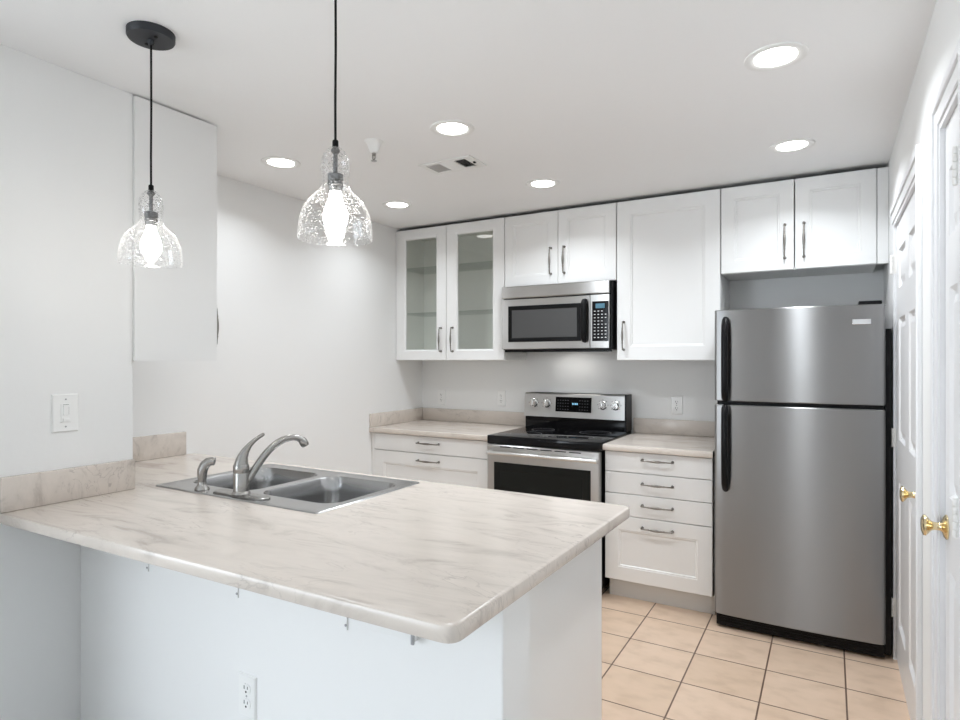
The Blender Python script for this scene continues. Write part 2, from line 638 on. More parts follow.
def panel_door(name, y0, y1, cols, hinge_far):
    """moulded panel door in the right wall, hinges and a brass knob"""
    xf = XR + 0.006
    fn = face_left(xf)
    rows = [(0.20, 0.86), (1.05, 1.60), (1.735, 1.91)]
    t = MB()
    ub = [y0] + [c for cc in cols for c in cc] + [y1]
    vb = [0.01] + [r for rr in rows for r in rr] + [DZ - 0.014]
    for i in range(len(ub) - 1):
        for j in range(len(vb) - 1):
            u0, u1, v0, v1 = ub[i], ub[i + 1], vb[j], vb[j + 1]
            if i % 2 == 1 and j % 2 == 1:
                k = min(0.045, (u1 - u0) * 0.3)
                t.loops(fn, u0, u1, v0, v1, [(0, 0), (k * 0.25, 0.011), (k * 0.45, 0.011), (k, 0.003)], back=False)
            else:
                t.face([fn(u0, v0, 0), fn(u1, v0, 0), fn(u1, v1, 0), fn(u0, v1, 0)])
    t.box(xf + 0.012, xf + 0.036, y0, y1, 0.01, DZ - 0.014)
    for a, b, c, d in ((y0, y0, 0.01, DZ - 0.014), (y1, y1, 0.01, DZ - 0.014)):
        t.face([(xf, a, c), (xf + 0.012, a, c), (xf + 0.012, b, d), (xf, b, d)])
    for z in (0.01, DZ - 0.014):
        t.face([(xf, y0, z), (xf, y1, z), (xf + 0.012, y1, z), (xf + 0.012, y0, z)])
    bmesh.ops.remove_doubles(t.bm, verts=t.bm.verts, dist=1e-5)
    d = struct(t.build(name, M['door']))
    yh = y1 + 0.004 if hinge_far else y0 - 0.004
    yk, zk = (y0 + 0.045, 0.938) if hinge_far else (y1 - 0.034, 0.965)
    for z in (0.245, 1.045, 1.86):
        hb = MB()
        for k in range(5):
            hb.lathe(XR - 0.012, yh, z - 0.045 + k * 0.018, [(0.0068, 0.0), (0.0075, 0.002), (0.0075, 0.015), (0.0068, 0.017)], 12)
        hb.box(XR - 0.010, XR + 0.008, yh - 0.004, yh + 0.004, z - 0.044, z + 0.044)
        hb.build('hinge', M['hinge'], d, 40)
    kb = MB()
    kx = xf
    kb.lathe(kx, yk, zk, [(0.0, 0.0), (0.033, -0.001), (0.033, -0.004), (0.026, -0.009), (0.014, -0.012), (0.0105, -0.016), (0.0105, -0.028),
                          (0.014, -0.036), (0.023, -0.043), (0.028, -0.048), (0.027, -0.053), (0.018, -0.057), (0.0, -0.058)], 28, 'x', cap=False)
    kb.build('door_knob', M['brass'], d, 50)
    return d


panel_door('door_1', D1[0] + 0.014, D1[1] - 0.014, [(2.66, 2.93), (3.06, 3.33)], True)
panel_door('door_2', D2[0] + 0.014, D2[1] - 0.014, [(1.84, 1.99)], False)

# knee wall carrying the peninsula
PX = -0.617
struct(MB().box(XS, PX, 1.169, 1.31, 0, 0.874, 0.004).build('wall_knee', M['wall']))


# ------------------------------------------------------------------ cabinets
def bow_handle(parent, x, y, z, length, vertical=True, sgn=-1):
    """cast bow pull with flared feet and a thicker ringed middle"""
    b = MB()
    L = length / 2
    pts, rad = [], []
    for i in range(25):
        s = -1 + 2 * i / 24
        off = 0.028 + 0.006 * (1 - s * s)
        r = 0.0040 + 0.0032 * max(0, 1 - (abs(s) / 0.45) ** 2)
        if abs(abs(s) - 0.5) < 0.03:
            r += 0.0012
        if abs(s) > 0.9:
            off -= 0.010 * (abs(s) - 0.9) / 0.1
        a = s * L * 0.97
        pts.append((x, y + sgn * off, z + a) if vertical else (x + a, y + sgn * off, z))
        rad.append(r)
    b.tube(pts, rad, 10)
    for e in (-1, 1):
        a = e * L * 0.94
        p = (x, y, z + a) if vertical else (x + a, y, z)
        prof = [(0.0085, 0.0), (0.0085, 0.003), (0.005, 0.008), (0.0042, 0.020), (0.0055, 0.026), (0.003, 0.030)]
        b.lathe(*p, [(r, sgn * h) for r, h in prof], 12, 'y')
    return b.build('handle', M['pewter'], parent, 50)


SHAKER = [(0, 0.020), (0, 0.002), (0.002, 0.0)]


def shaker_front(parent, name, x0, x1, z0, z1, y, fw=0.060, back=False):
    fn = face_back(y) if back else face_cam(y)
    p = SHAKER + [(fw, 0.0), (fw + 0.003, 0.003), (fw + 0.009, 0.003), (fw + 0.014, 0.009)]
    return MB().loops(fn, x0, x1, z0, z1, p).build(name, M['cab'], parent)


def slab_front(parent, name, x0, x1, z0, z1, y):
    return MB().loops(face_cam(y), x0, x1, z0, z1, SHAKER).build(name, M['cab'], parent)


def glass_front(parent, x0, x1, z0, z1, y, fw=0.092, fz=0.08):
    t = MB()
    fn = face_cam(y)
    a0, a1, b0, b1 = x0 + fw, x1 - fw, z0 + fz, z1 - fz
    o = [(x0, z0), (x1, z0), (x1, z1), (x0, z1)]
    i = [(a0, b0), (a1, b0), (a1, b1), (a0, b1)]

    def rect(ps, d, e):
        sx = (1, -1, -1, 1)
        sz = (1, 1, -1, -1)
        return [t.bm.verts.new(fn(p[0] + sx[k] * e, p[1] + sz[k] * e, d)) for k, p in enumerate(ps)]
    rs = [rect(o, 0.002, 0), rect(o, 0.0, 0.002), rect(i, 0.0, -0.012), rect(i, 0.004, -0.004), rect(i, 0.008, 0.0), rect(i, 0.020, 0.0), rect(o, 0.020, 0)]
    rs.append(rs[0])
    for p, q in zip(rs, rs[1:]):
        for k in range(4):
            t.bm.faces.new([p[k], p[(k + 1) % 4], q[(k + 1) % 4], q[k]])
    d = t.build('door', M['cab'], parent)
    MB().box(a0 - 0.004, a1 + 0.004, y + 0.010, y + 0.014, b0 - 0.004, b1 + 0.004).build('glass_pane', M['glass'], d)['label'] = 'clear glass pane'
    return d


UT = 2.416            # top of all wall cabinets
UY = 3.80             # carcass front
UF = 3.78             # door front
G = 0.0015


def carcass(parent, x0, x1, y0, y1, z0, z1, name='body', material=None, open_front=True):
    t = MB()
    k = 0.018
    if open_front:
        t.box(x0, x0 + k, y0, y1, z0, z1).box(x1 - k, x1, y0, y1, z0, z1)
        t.box(x0 + k, x1 - k, y0, y1, z0, z0 + k).box(x0 + k, x1 - k, y0, y1, z1 - k, z1)
        t.box(x0 + k, x1 - k, y1 - 0.006, y1, z0 + k, z1 - k)
    else:
        t.box(x0, x1, y0, y1, z0, z1)
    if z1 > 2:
        MB().box(x0 + 0.001, x1 - 0.001, y0 + 0.002, y1 - 0.001, z1 - 0.0005, z1 + 0.001).build('gap_shade_board', M['gapshade'], parent)  # dark sheet on the white cabinet, painted shade for the ceiling gap
    return t.build(name, material or M['cab'], parent)


# glass door cabinet
gx0, gx1, gm = -2.9425, -1.984, -2.473
gc = thing('wall_cabinet', ((gx0 + gx1) / 2, YB, 1.407), 'white wall cabinet with two glass doors, in the corner by the left wall', 'cabinet')
carcass(gc, gx0, gx1, UY, YB, 1.407, UT, material=M['cab_in'])
d = glass_front(gc, gx0 + G, gm - G, 1.409, UT - 0.002, UF)
bow_handle(d, gm - 0.045, UF, 1.562, 0.185)
d = glass_front(gc, gm + G, gx1 - G, 1.409, UT - 0.002, UF, 0.096)
bow_handle(d, gm + 0.058, UF, 1.562, 0.185)
for z in (1.768, 2.118):
    MB().box(gx0 + 0.02, gx1 - 0.02, UY + 0.02, YB - 0.01, z, z + 0.007).build('glass_shelf', M['shelfglass'], gc)['label'] = 'glass shelf'

# cabinet over the microwave
mc = thing('wall_cabinet', (-1.58, YB, 1.920), 'short two-door white wall cabinet directly above the microwave', 'cabinet')
carcass(mc, -1.982, -1.180, UY, YB, 1.920, UT)
d = shaker_front(mc, 'door', -1.982 + G, -1.579 - G, 1.922, UT - 0.002, UF, 0.065)
bow_handle(d, -1.629, UF, 2.078, 0.185)
d = shaker_front(mc, 'door', -1.579 + G, -1.180 - G, 1.922, UT - 0.002, UF, 0.065)
bow_handle(d, -1.533, UF, 2.078, 0.185)

# tall single door cabinet
sc_ = thing('wall_cabinet', (-0.866, YB, 1.407), 'single-door white wall cabinet between the microwave and the fridge', 'cabinet')
carcass(sc_, -1.176, -0.556, UY, YB, 1.407, UT)
d = shaker_front(sc_, 'door', -1.176 + G, -0.556 - G, 1.409, UT - 0.002, UF, 0.085)
bow_handle(d, -1.131, UF, 1.563, 0.185)

# cabinet over the refrigerator
fc = thing('wall_cabinet', (-0.17, YB, 1.917), 'two-door white wall cabinet above the steel refrigerator', 'cabinet')
carcass(fc, -0.553, 0.213, UY, YB, 1.912, UT)
d = shaker_front(fc, 'door', -0.553 + G, -0.170 - 0.003, 1.914, UT - 0.002, UF, 0.07)
bow_handle(d, -0.218, UF, 2.072, 0.195)
d = shaker_front(fc, 'door', -0.170 + 0.003, 0.213 - G, 1.914, UT - 0.002, UF, 0.07)
bow_handle(d, -0.124, UF, 2.072, 0.195)
MB().box(0.215, XR - 0.001, UF + 0.006, UY + 0.02, 1.914, UT - 0.002, 0.001).build('filler_strip', M['cab'], fc)

# cabinet on the back of the near left wall, seen from its side
nc = thing('wall_cabinet', (-2.63, YS, 1.41), 'white wall cabinet at the end of the near left wall, showing only its plain side', 'cabinet')
carcass(nc, XL + 0.001, XS - 0.003, YS + 0.001, 1.70, 1.41, UT)
MB().box(XS - 0.0025, XS + 0.013, YS + 0.0006, 1.722, 1.407, H - 0.007, 0.0005).build('side_panel', M['cab'], nc)
d = shaker_front(nc, 'door', XL + 0.004, XL + 0.305, 1.409, UT, 1.722, 0.06, back=True)
d = shaker_front(nc, 'door', XL + 0.308, XS - 0.004, 1.409, UT, 1.722, 0.06, back=True)
bow_handle(d, XS - 0.03, 1.722, 1.560, 0.19, True, 1)

CT = 0.914            # counter top height
CB = 0.877
BY = 3.51             # base carcass front
BF = 3.49             # base fronts

# left base cabinet
lc = thing('base_cabinet', (-2.44, YB, 0), 'white base cabinet with wide drawers in the left corner, beside the range', 'cabinet')
carcass(lc, XL + 0.03, -1.942, BY, YB - 0.004, 0.115, CB, open_front=False)
MB().box(XL + 0.003, XL + 0.0285, BF + 0.002, BY + 0.018, 0.115, CB - 0.002).build('filler_strip', M['cab'], lc)
MB().box(XL + 0.003, -1.942, 3.565, 3.58, 0.0, 0.113).build('toe_kick', M['toe'], lc)
d = slab_front(lc, 'drawer', XL + 0.03, -1.944, 0.755, 0.872, BF)
bow_handle(d, -2.431, BF, 0.826, 0.185, False)
d = shaker_front(lc, 'drawer', XL + 0.03, -1.944, 0.440, 0.750, BF, 0.085)
bow_handle(d, -2.431, BF, 0.702, 0.185, False)
d = shaker_front(lc, 'drawer', XL + 0.03, -1.944, 0.120, 0.435, BF, 0.085)
bow_handle(d, -2.431, BF, 0.385, 0.185, False)

# right base cabinet
rc = thing('base_cabinet', (-0.857, YB, 0), 'white four-drawer base cabinet between the range and the fridge', 'cabinet')
carcass(rc, -1.158, -0.552, BY, YB - 0.004, 0.115, CB, open_front=False)
MB().box(-1.150, -0.552, 3.556, 3.572, 0.0, 0.113).build('toe_kick', M['toe'], rc)
for i, (z0, z1, hz) in enumerate(((0.756, 0.872, 0.834), (0.630, 0.752, 0.697), (0.500, 0.626, 0.572), (0.119, 0.496, 0.444))):
    if i < 3:
        d = slab_front(rc, 'drawer', -1.157, -0.553, z0, z1, BF)
    else:
        d = shaker_front(rc, 'drawer', -1.157, -0.553, z0, z1, BF, 0.078)
    bow_handle(d, -0.850, BF, hz, 0.180, False)

# peninsula base cabinet behind the knee wall, end panel towards the aisle
pc = thing('base_cabinet', (-1.6, 1.57, 0), 'white sink base cabinet under the peninsula, its plain end panel facing the aisle', 'cabinet')
PE = -0.660
t = MB()
for a, b in ((XL + 0.006, XL + 0.024), (-2.36, -2.342), (-1.40, -1.382), (PE - 0.036, PE - 0.018)):
    t.box(a, b, 1.368 if a < -2.35 else 1.315, 1.936, 0.1, CB - 0.003)
t.box(-2.325, PE - 0.02, 1.315, 1.936, 0.1, 0.118)
t.build('body', M['cab'], pc)
MB().box(PE - 0.017, PE, 1.314, 1.957, 0.0, CB - 0.002, 0.001).build('end_panel', M['cab'], pc)
MB().box(XL + 0.006, PE - 0.018, 1.87, 1.885, 0.0, 0.099).build('toe_kick', M['toe'], pc)
xs = [-2.93, -2.345, -1.86, -1.385, PE - 0.018]
for a, b in zip(xs, xs[1:]):
    d = shaker_front(pc, 'door', a + G, b - G, 0.12, 0.86, 1.957, 0.06, back=True)
    bow_handle(d, b - 0.045, 1.957, 0.74, 0.18, True, 1)


# ------------------------------------------------------------------ countertops and splash strips
def rounded(p0, p1, p2, r, n=6):
    """corner at p1 rounded by r"""
    p0, p1, p2 = Vector(p0), Vector(p1), Vector(p2)
    a = p1 + (p0 - p1).normalized() * r
    b = p1 + (p2 - p1).normalized() * r
    out = []
    for i in range(n + 1):
        t = i / n
        q = a * (1 - t) ** 2 + p1 * 2 * t * (1 - t) + b * t * t
        out.append((q.x, q.y))
    return out


pf, pb, fl, bl = (-0.601, 0.945), (-0.582, 2.045), (XS + 0.001, 0.921), (XL + 0.001, 2.045)
outline = [fl] + rounded(fl, pf, pb, 0.035) + rounded(pf, pb, bl, 0.04) + [bl, (XL + 0.001, YS + 0.001), (XS + 0.001, YS + 0.001)]
SX0, SX1, SY0, SY1 = -2.302, -1.427, 1.424, 1.995
tag(MB().slab(outline, 0.878, CT, 0.007, [(SX0 + 0.02, SX1 - 0.02, SY0 + 0.02, SY1 - 0.02)]).build('countertop', M['counter'], smooth=35),
    'large beige marbled peninsula countertop in the foreground, holding the sink', 'countertop')
tag(MB().slab([(XL + 0.001, 3.462), (-1.940, 3.462), (-1.940, YB - 0.001), (XL + 0.001, YB - 0.001)], 0.878, CT, 0.006).build('countertop', M['counter'], smooth=35),
    'beige marbled countertop in the left corner, beside the range', 'countertop')
tag(MB().slab([(-1.163, 3.462), (-0.548, 3.462), (-0.548, YB - 0.001), (-1.163, YB - 0.001)], 0.878, CT, 0.006).build('countertop', M['counter'], smooth=35),
    'short beige marbled countertop between the range and the fridge', 'countertop')
SP = 1.014


def splash(x0, x1, y0, y1, label, top=SP):
    tag(MB().box(x0, x1, y0, y1, CT + 0.0005, top, 0.003).build('backsplash', M['counter'], smooth=35), label, 'backsplash', 'marbled splash strips')


splash(XL + 0.002, -1.94, YB - 0.02, YB - 0.001, 'beige marbled splash strip on the back wall, left of the range')
splash(-1.166, -0.548, YB - 0.02, YB - 0.001, 'beige marbled splash strip on the back wall, behind the counter right of the range')
splash(XL + 0.001, XL + 0.02, 3.466, YB - 0.021, 'short beige splash strip on the left wall, above the corner counter')
splash(XS + 0.001, XS + 0.02, 0.9215, YS - 0.002, 'marbled splash strip at the foot of the near wall, below the light switch', 1.028)
splash(XL + 0.001, XL + 0.02, YS + 0.002, 1.985, 'short marbled splash strip on the left wall behind the peninsula counter, near the sprayer', 1.034)

# ------------------------------------------------------------------ sink, faucet, sprayer
sk = thing('kitchen_sink', ((SX0 + SX1) / 2, (SY0 + SY1) / 2, CT), 'stainless steel double bowl sink set into the peninsula countertop', 'sink')


def rrect(x0, x1, y0, y1, r, n=6):
    out = []
    for cx, cy, a0 in ((x1 - r, y0 + r, -90), (x1 - r, y1 - r, 0), (x0 + r, y1 - r, 90), (x0 + r, y0 + r, 180)):
        for i in range(n + 1):
            a = math.radians(a0 + 90 * i / n)
            out.append((cx + r * math.cos(a), cy + r * math.sin(a)))
    return out


b1 = (-2.260, -1.888, 1.530, 1.930)
b2 = (-1.848, -1.468, 1.530, 1.930)
t = bmesh.new()


def ring(pts, z):
    return [t.verts.new((x, y, z)) for x, y in pts]


def bridge(a, b):
    for k in range(len(a)):
        t.faces.new([a[k], a[(k + 1) % len(a)], b[(k + 1) % len(b)], b[k]])


o0 = ring(rrect(SX0, SX1, SY0, SY1, 0.012), CT + 0.0006)
o1 = ring(rrect(SX0 + 0.003, SX1 - 0.003, SY0 + 0.003, SY1 - 0.003, 0.011), CT + 0.005)
o2 = ring(rrect(SX0 + 0.012, SX1 - 0.012, SY0 + 0.012, SY1 - 0.012, 0.009), CT + 0.005)
o3 = ring(rrect(SX0 + 0.016, SX1 - 0.016, SY0 + 0.016, SY1 - 0.016, 0.008), CT + 0.003)
o4 = ring(rrect(SX0 + 0.022, SX1 - 0.022, SY0 + 0.022, SY1 - 0.022, 0.006), CT + 0.003)
bridge(o0, o1); bridge(o1, o2); bridge(o2, o3); bridge(o3, o4)
edges = []


def redges(r):
    return [t.edges.get((r[k], r[(k + 1) % len(r)])) or t.edges.new((r[k], r[(k + 1) % len(r)])) for k in range(len(r))]


edges += redges(o4)
for bb in (b1, b2):
    edges += redges(ring(rrect(bb[0], bb[1], bb[2], bb[3], 0.07, 8), CT + 0.003))
bmesh.ops.triangle_fill(t, edges=edges, use_beauty=True)
m_ = MB()
m_.join(t)
m_.build('rim', M['sinksteel'], sk, 35)
for bb in (b1, b2):
    t = bmesh.new()
    rs = []
    for ins, z, r in ((0, 0.003, 0.07), (0.004, -0.003, 0.068), (0.010, -0.06, 0.066), (0.018, -0.15, 0.062), (0.03, -0.178, 0.055), (0.055, -0.190, 0.05), (0.13, -0.194, 0.03)):
        rs.append(ring(rrect(bb[0] + ins, bb[1] - ins, bb[2] + ins, bb[3] - ins, r, 8), CT + z))
    for a, b in zip(rs, rs[1:]):
        bridge(a, b)
    t.faces.new(rs[-1])
    m_ = MB()
    m_.join(t)
    bo = m_.build('bowl', M['sinksteel'], sk, 60)
    cx, cy = (bb[0] + bb[1]) / 2, (bb[2] + bb[3]) / 2
    MB().lathe(cx, cy, CT - 0.193, [(0.0, -0.002), (0.03, -0.002), (0.036, 0.003), (0.042, 0.004), (0.045, 0.0)], 24, cap=False).build('drain', M['chrome'], bo, 40)

FX, FY, FZ = -1.856, 1.476, CT + 0.0035
fa = thing('faucet', (FX, FY, FZ), 'brushed nickel single-lever faucet with arched spout at the sink', 'faucet')
t = bmesh.new()
pl = rrect(FX - 0.138, FX + 0.138, FY - 0.029, FY + 0.029, 0.028, 8)
rs = [ring(pl, FZ), ring(pl, FZ + 0.004), ring(rrect(FX - 0.132, FX + 0.132, FY - 0.023, FY + 0.023, 0.022, 8), FZ + 0.007)]
for a, b in zip(rs, rs[1:]):
    bridge(a, b)
t.faces.new(rs[-1]); t.faces.new(rs[0][::-1])
m_ = MB(); m_.join(t)
m_.build('base_plate', M['nickel'], fa, 40)
MB().lathe(FX, FY, FZ + 0.007, [(0.033, 0), (0.031, 0.006), (0.0275, 0.010), (0.0275, 0.073), (0.0265, 0.075), (0.0265, 0.078), (0.028, 0.080), (0.028, 0.102), (0.026, 0.106)], 32).build('body', M['nickel'], fa, 40)
dx, dy = 0.50, 0.866
# lever: a tapering blade that leans back and then over the spout
lv = MB()
lp = [(0.0, 0.109), (0.002, 0.124), (0.007, 0.142), (0.018, 0.162), (0.034, 0.181), (0.054, 0.197), (0.074, 0.209), (0.090, 0.217), (0.095, 0.219)]
lr = [0.027, 0.0245, 0.020, 0.0150, 0.0105, 0.0082, 0.0074, 0.0070, 0.0045]
cr = []
for (s, z), r in zip(lp, lr):
    s *= 0.85
    cr.append((FX + dx * s, FY + dy * s, FZ + z))
lv.tube(cr, lr, 16, (1.0, 0.85))
lv.build('lever', M['nickel'], fa, 60)
sp = MB()
pts, rad = [], []
ctrl = [(0.022, 0.052), (0.052, 0.098), (0.082, 0.140), (0.115, 0.173), (0.150, 0.193), (0.182, 0.199), (0.206, 0.194), (0.222, 0.182)]
for s, z in ctrl:
    pts.append(Vector((FX + dx * s, FY + dy * s, FZ + z)))
fine = []
for i in range(len(pts) - 1):
    p0, p1, p2, p3 = pts[max(i - 1, 0)], pts[i], pts[i + 1], pts[min(i + 2, len(pts) - 1)]
    for k in range(5):
        u = k / 5
        fine.append(0.5 * ((2 * p1) + (p2 - p0) * u + (2 * p0 - 5 * p1 + 4 * p2 - p3) * u * u + (3 * p1 - p0 - 3 * p2 + p3) * u ** 3))
fine.append(pts[-1])
sp.tube(fine, [0.0145 - 0.003 * i / len(fine) for i in range(len(fine))], 16)
so = sp.build('spout', M['nickel'], fa, 60)
e = pts[-1]
MB().tube([e + Vector((-dx * 0.006, -dy * 0.006, 0.008)), e + Vector((0, 0, 0)), e + Vector((dx * 0.007, dy * 0.007, -0.012)), e + Vector((dx * 0.010, dy * 0.010, -0.018))],
          [0.0135, 0.016, 0.016, 0.013], 16).build('aerator', M['nickel'], so, 40)

sx, sy = -2.074, 1.472
sr = thing('sink_sprayer', (sx, sy, FZ), 'brushed nickel side sprayer standing in the sink rim, left of the faucet', 'sprayer')
MB().lathe(sx, sy, FZ, [(0.027, 0), (0.026, 0.005), (0.020, 0.012), (0.016, 0.020), (0.0155, 0.030)], 24).build('base', M['nickel'], sr, 40)
MB().tube([(sx, sy, FZ + 0.030), (sx, sy, FZ + 0.050), (sx + 0.001, sy + 0.001, FZ + 0.072), (sx + 0.006, sy + 0.006, FZ + 0.090), (sx + 0.016, sy + 0.014, FZ + 0.102), (sx + 0.028, sy + 0.022, FZ + 0.106), (sx + 0.036, sy + 0.028, FZ + 0.104)],
          [0.0145, 0.017, 0.0185, 0.0185, 0.0175, 0.0165, 0.015], 18).build('spray_head', M['nickel'], sr, 60)

# ------------------------------------------------------------------ range
rx0, rx1 = -1.928, -1.166
RF = 3.435
rg = thing('range', ((rx0 + rx1) / 2, 3.8, 0), 'stainless steel electric range with black glass cooktop', 'range')
MB().box(rx0 + 0.004, rx1 - 0.004, RF + 0.03, 4.125, 0.05, 0.900).build('body', M['black'], rg)
MB().box(rx0, rx1, RF - 0.005, 4.03, 0.870, 0.924, 0.006).build('cooktop', M['glassblack'], rg, 40)
for bx, by, r in ((-1.74, 3.62, 0.105), (-1.36, 3.62, 0.085), (-1.74, 3.90, 0.08), (-1.36, 3.90, 0.105)):
    MB().lathe(bx, by, 0.9242, [(r - 0.003, 0), (r - 0.003, 0.0004), (r, 0.0004), (r, 0)], 48, cap=False).build('burner_ring', M['darkmark'], rg)
dr = MB()
dr.loops(face_cam(RF - 0.012), rx0 + 0.004, rx1 - 0.004, 0.225, 0.866, [(0, 0.045), (0, 0.006), (0.005, 0.0)])
do = dr.build('oven_door', M['steel'], rg)
MB().loops(face_cam(RF - 0.0145), rx0 + 0.055, rx1 - 0.055, 0.30, 0.757, [(0, 0.004), (0.002, 0.0), (0.05, 0.0), (0.052, 0.001)]).build('window', M['ovenglass'], do)
t = MB()
hz, hy = 0.818, RF - 0.046
t.tube([(rx0 + 0.020, hy, hz), (rx0 + 0.024, hy, hz), (rx1 - 0.012, hy, hz), (rx1 - 0.008, hy, hz)], [0.010, 0.0120, 0.0120, 0.010], 16)
for x in (rx0 + 0.035, rx1 - 0.035):
    t.box(x - 0.011, x + 0.011, hy, RF - 0.010, hz - 0.010, hz + 0.010, 0.003)
t.build('handle', M['barsteel'], do, 40)
for k in range(6):
    a = rx0 + 0.10 + k * 0.094
    MB().box(a, a + 0.075, RF - 0.0128, RF - 0.010, 0.852, 0.858).build('vent_slot', M['slot'], do)
MB().loops(face_cam(RF - 0.010), rx0 + 0.004, rx1 - 0.004, 0.065, 0.215, [(0, 0.04), (0, 0.006), (0.005, 0.0)]).build('storage_drawer', M['steel'], rg)
for x in (rx0 + 0.05, rx1 - 0.05):
    for y in (3.52, 4.05):
        MB().lathe(x, y, 0.0, [(0.018, 0), (0.018, 0.012), (0.010, 0.014), (0.010, 0.05)], 16).build('foot', M['black'], rg)
# backguard: black riser and a slightly leaning steel control panel
MB().box(rx0 - 0.008, rx1 - 0.013, 4.020, 4.125, 0.90, 1.15, 0.003).build('riser', M['glassblack'], rg)
t = bmesh.new()
pf_ = [(4.000, 1.004), (4.016, 1.164), (4.029, 1.172), (4.122, 1.172), (4.122, 1.004)]
A = [t.verts.new((rx0 - 0.010, y, z)) for y, z in pf_]
B = [t.verts.new((rx1 - 0.024, y, z)) for y, z in pf_]
for k in range(5):
    t.faces.new([A[k], A[(k + 1) % 5], B[(k + 1) % 5], B[k]])
t.faces.new(A); t.faces.new(B[::-1])
m_ = MB(); m_.join(t)
cp = m_.build('control_panel', M['steel'], rg)
t = MB()
t.box(rx1 - 0.024, rx1 - 0.011, 3.994, 4.125, 0.926, 1.176, 0.004)
t.build('end_cap', M['black'], cp)['label'] = 'black end cap'


def gy(z, off):
    return 4.000 + (z - 1.004) * (0.016 / 0.160) + off


t = MB()
t.bm.faces.new([t.bm.verts.new(p) for p in ((-1.692, gy(1.045, -0.002), 1.045), (-1.426, gy(1.045, -0.002), 1.045), (-1.426, gy(1.148, -0.002), 1.148), (-1.692, gy(1.148, -0.002), 1.148))])
bmesh.ops.solidify(t.bm, geom=t.bm.faces[:], thickness=0.004)
ds = t.build('display_panel', M['glassblack'], rg)
t = MB()
for q, (a, wd) in enumerate(((-1.566, 0.010), (-1.553, 0.002), (-1.548, 0.010), (-1.535, 0.010))):
    t.box(a, a + wd, gy(1.103, -0.0036), gy(1.103, -0.0026), 1.096, 1.108)
t.build('clock_digits', M['display'], ds)
for i in range(5):
    for j in range(4):
        for base in (-1.678, -1.515):
            if base > -1.6 and i == 4:
                continue
            z = 1.06 + j * 0.021
            MB().box(base + i * 0.019, base + i * 0.019 + 0.009, gy(z, -0.0032), gy(z, -0.0022), z, z + 0.004).build('key_mark', M['darkmark'], ds)
for kx in (-1.862, -1.761, -1.345, -1.255):
    kz = 1.100
    ky = gy(kz, 0)
    k = MB()
    k.lathe(kx, ky, kz, [(0.031, -0.001), (0.031, -0.005), (0.026, -0.007), (0.0245, -0.024), (0.022, -0.028)], 28, 'y')
    k.box(kx - 0.0055, kx + 0.0055, ky - 0.034, ky - 0.026, kz - 0.023, kz + 0.023, 0.002)
    ko = k.build('knob', M['chrome'], rg, 40)
    for s_ in range(7):
        a = math.radians(-40 + s_ * 43.3)
        px_, pz_ = kx + 0.037 * math.cos(a), kz + 0.037 * math.sin(a)
        MB().box(px_ - 0.002, px_ + 0.002, gy(pz_, -0.0016), gy(pz_, -0.0002), pz_ - 0.002, pz_ + 0.002).build('dial_mark', M['slot'], ko)

# ------------------------------------------------------------------ microwave
MF = 3.722
mx0, mx1, mz0, mz1 = -1.976, -1.192, 1.484, 1.914
mw = thing('microwave', ((mx0 + mx1) / 2, YB, mz0), 'stainless steel over-the-range microwave hung above the range', 'microwave')
MB().box(mx0 + 0.003, mx1, MF + 0.022, YB - 0.005, mz0 - 0.006, mz1 + 0.002, 0.003).build('body', M['black'], mw)
MB().loops(face_cam(MF - 0.004), mx0, mx1 - 0.014, 1.834, mz1, [(0, 0.028), (0, 0.006), (0.006, 0.0)]).build('vent_grille', M['steel'], mw)
xm = -1.334
dm = MB().loops(face_cam(MF), mx0, xm - 0.001, mz0, 1.827, [(0, 0.024), (0, 0.004), (0.004, 0.0)]).build('door', M['steel'], mw)
t = MB()
wx = (-1.925, -1.392, 1.532, 1.781)
t.loops(face_cam(MF - 0.004), *wx, [(0, 0.006), (0.003, 0.0), (0.026, 0.0), (0.030, 0.002)], fill=False)
t.build('window_frame', M['black'], dm)
MB().loops(face_cam(MF - 0.001), wx[0] + 0.028, wx[1] - 0.028, wx[2] + 0.028, wx[3] - 0.028, [(0, 0.003), (0, 0.0)]).build('window', M['micglass'], dm)
t = MB()
hx = -1.366
t.tube([(hx, MF - 0.002, 1.790), (hx, MF - 0.018, 1.787), (hx, MF - 0.028, 1.775), (hx, MF - 0.031, 1.72), (hx, MF - 0.031, 1.60), (hx, MF - 0.028, 1.552), (hx, MF - 0.018, 1.540), (hx, MF - 0.002, 1.537)],
       [0.017, 0.019, 0.019, 0.018, 0.018, 0.019, 0.019, 0.017], 14)
t.build('handle', M['black'], dm, 50)
cm = MB().loops(face_cam(MF), xm + 0.001, mx1 - 0.014, mz0, 1.827, [(0, 0.024), (0, 0.004), (0.004, 0.0)]).build('control_panel', M['steel'], mw)
kx0, kx1, kz0, kz1 = -1.320, -1.210, 1.530, 1.786
kp = MB().loops(face_cam(MF - 0.003), kx0, kx1, kz0, kz1, [(0, 0.005), (0.002, 0.0)]).build('keypad', M['glassblack'], mw)
MB().box(kx0 + 0.025, kx1 - 0.025, MF - 0.0045, MF - 0.0028, 1.740, 1.770).build('display', M['lcd'], kp)
for r in range(9):
    z = 1.722 - r * 0.021
    for c in range(4 if r not in (0, 3) else 3):
        x = kx0 + 0.014 + c * 0.024
        MB().box(x, x + 0.010, MF - 0.0042, MF - 0.0028, z - 0.003, z + 0.002).build('key', M['mark'], kp)
MB().box(mx0 + 0.01, mx1 - 0.01, MF + 0.03, MF + 0.045, mz0 - 0.020, mz0 - 0.006).build('bottom_lip', M['black'], mw)
MB().box(-1.70, -1.46, MF + 0.22, MF + 0.29, mz0 - 0.0105, mz0 - 0.0095).build('cooktop_lamp', M['lens'], mw)
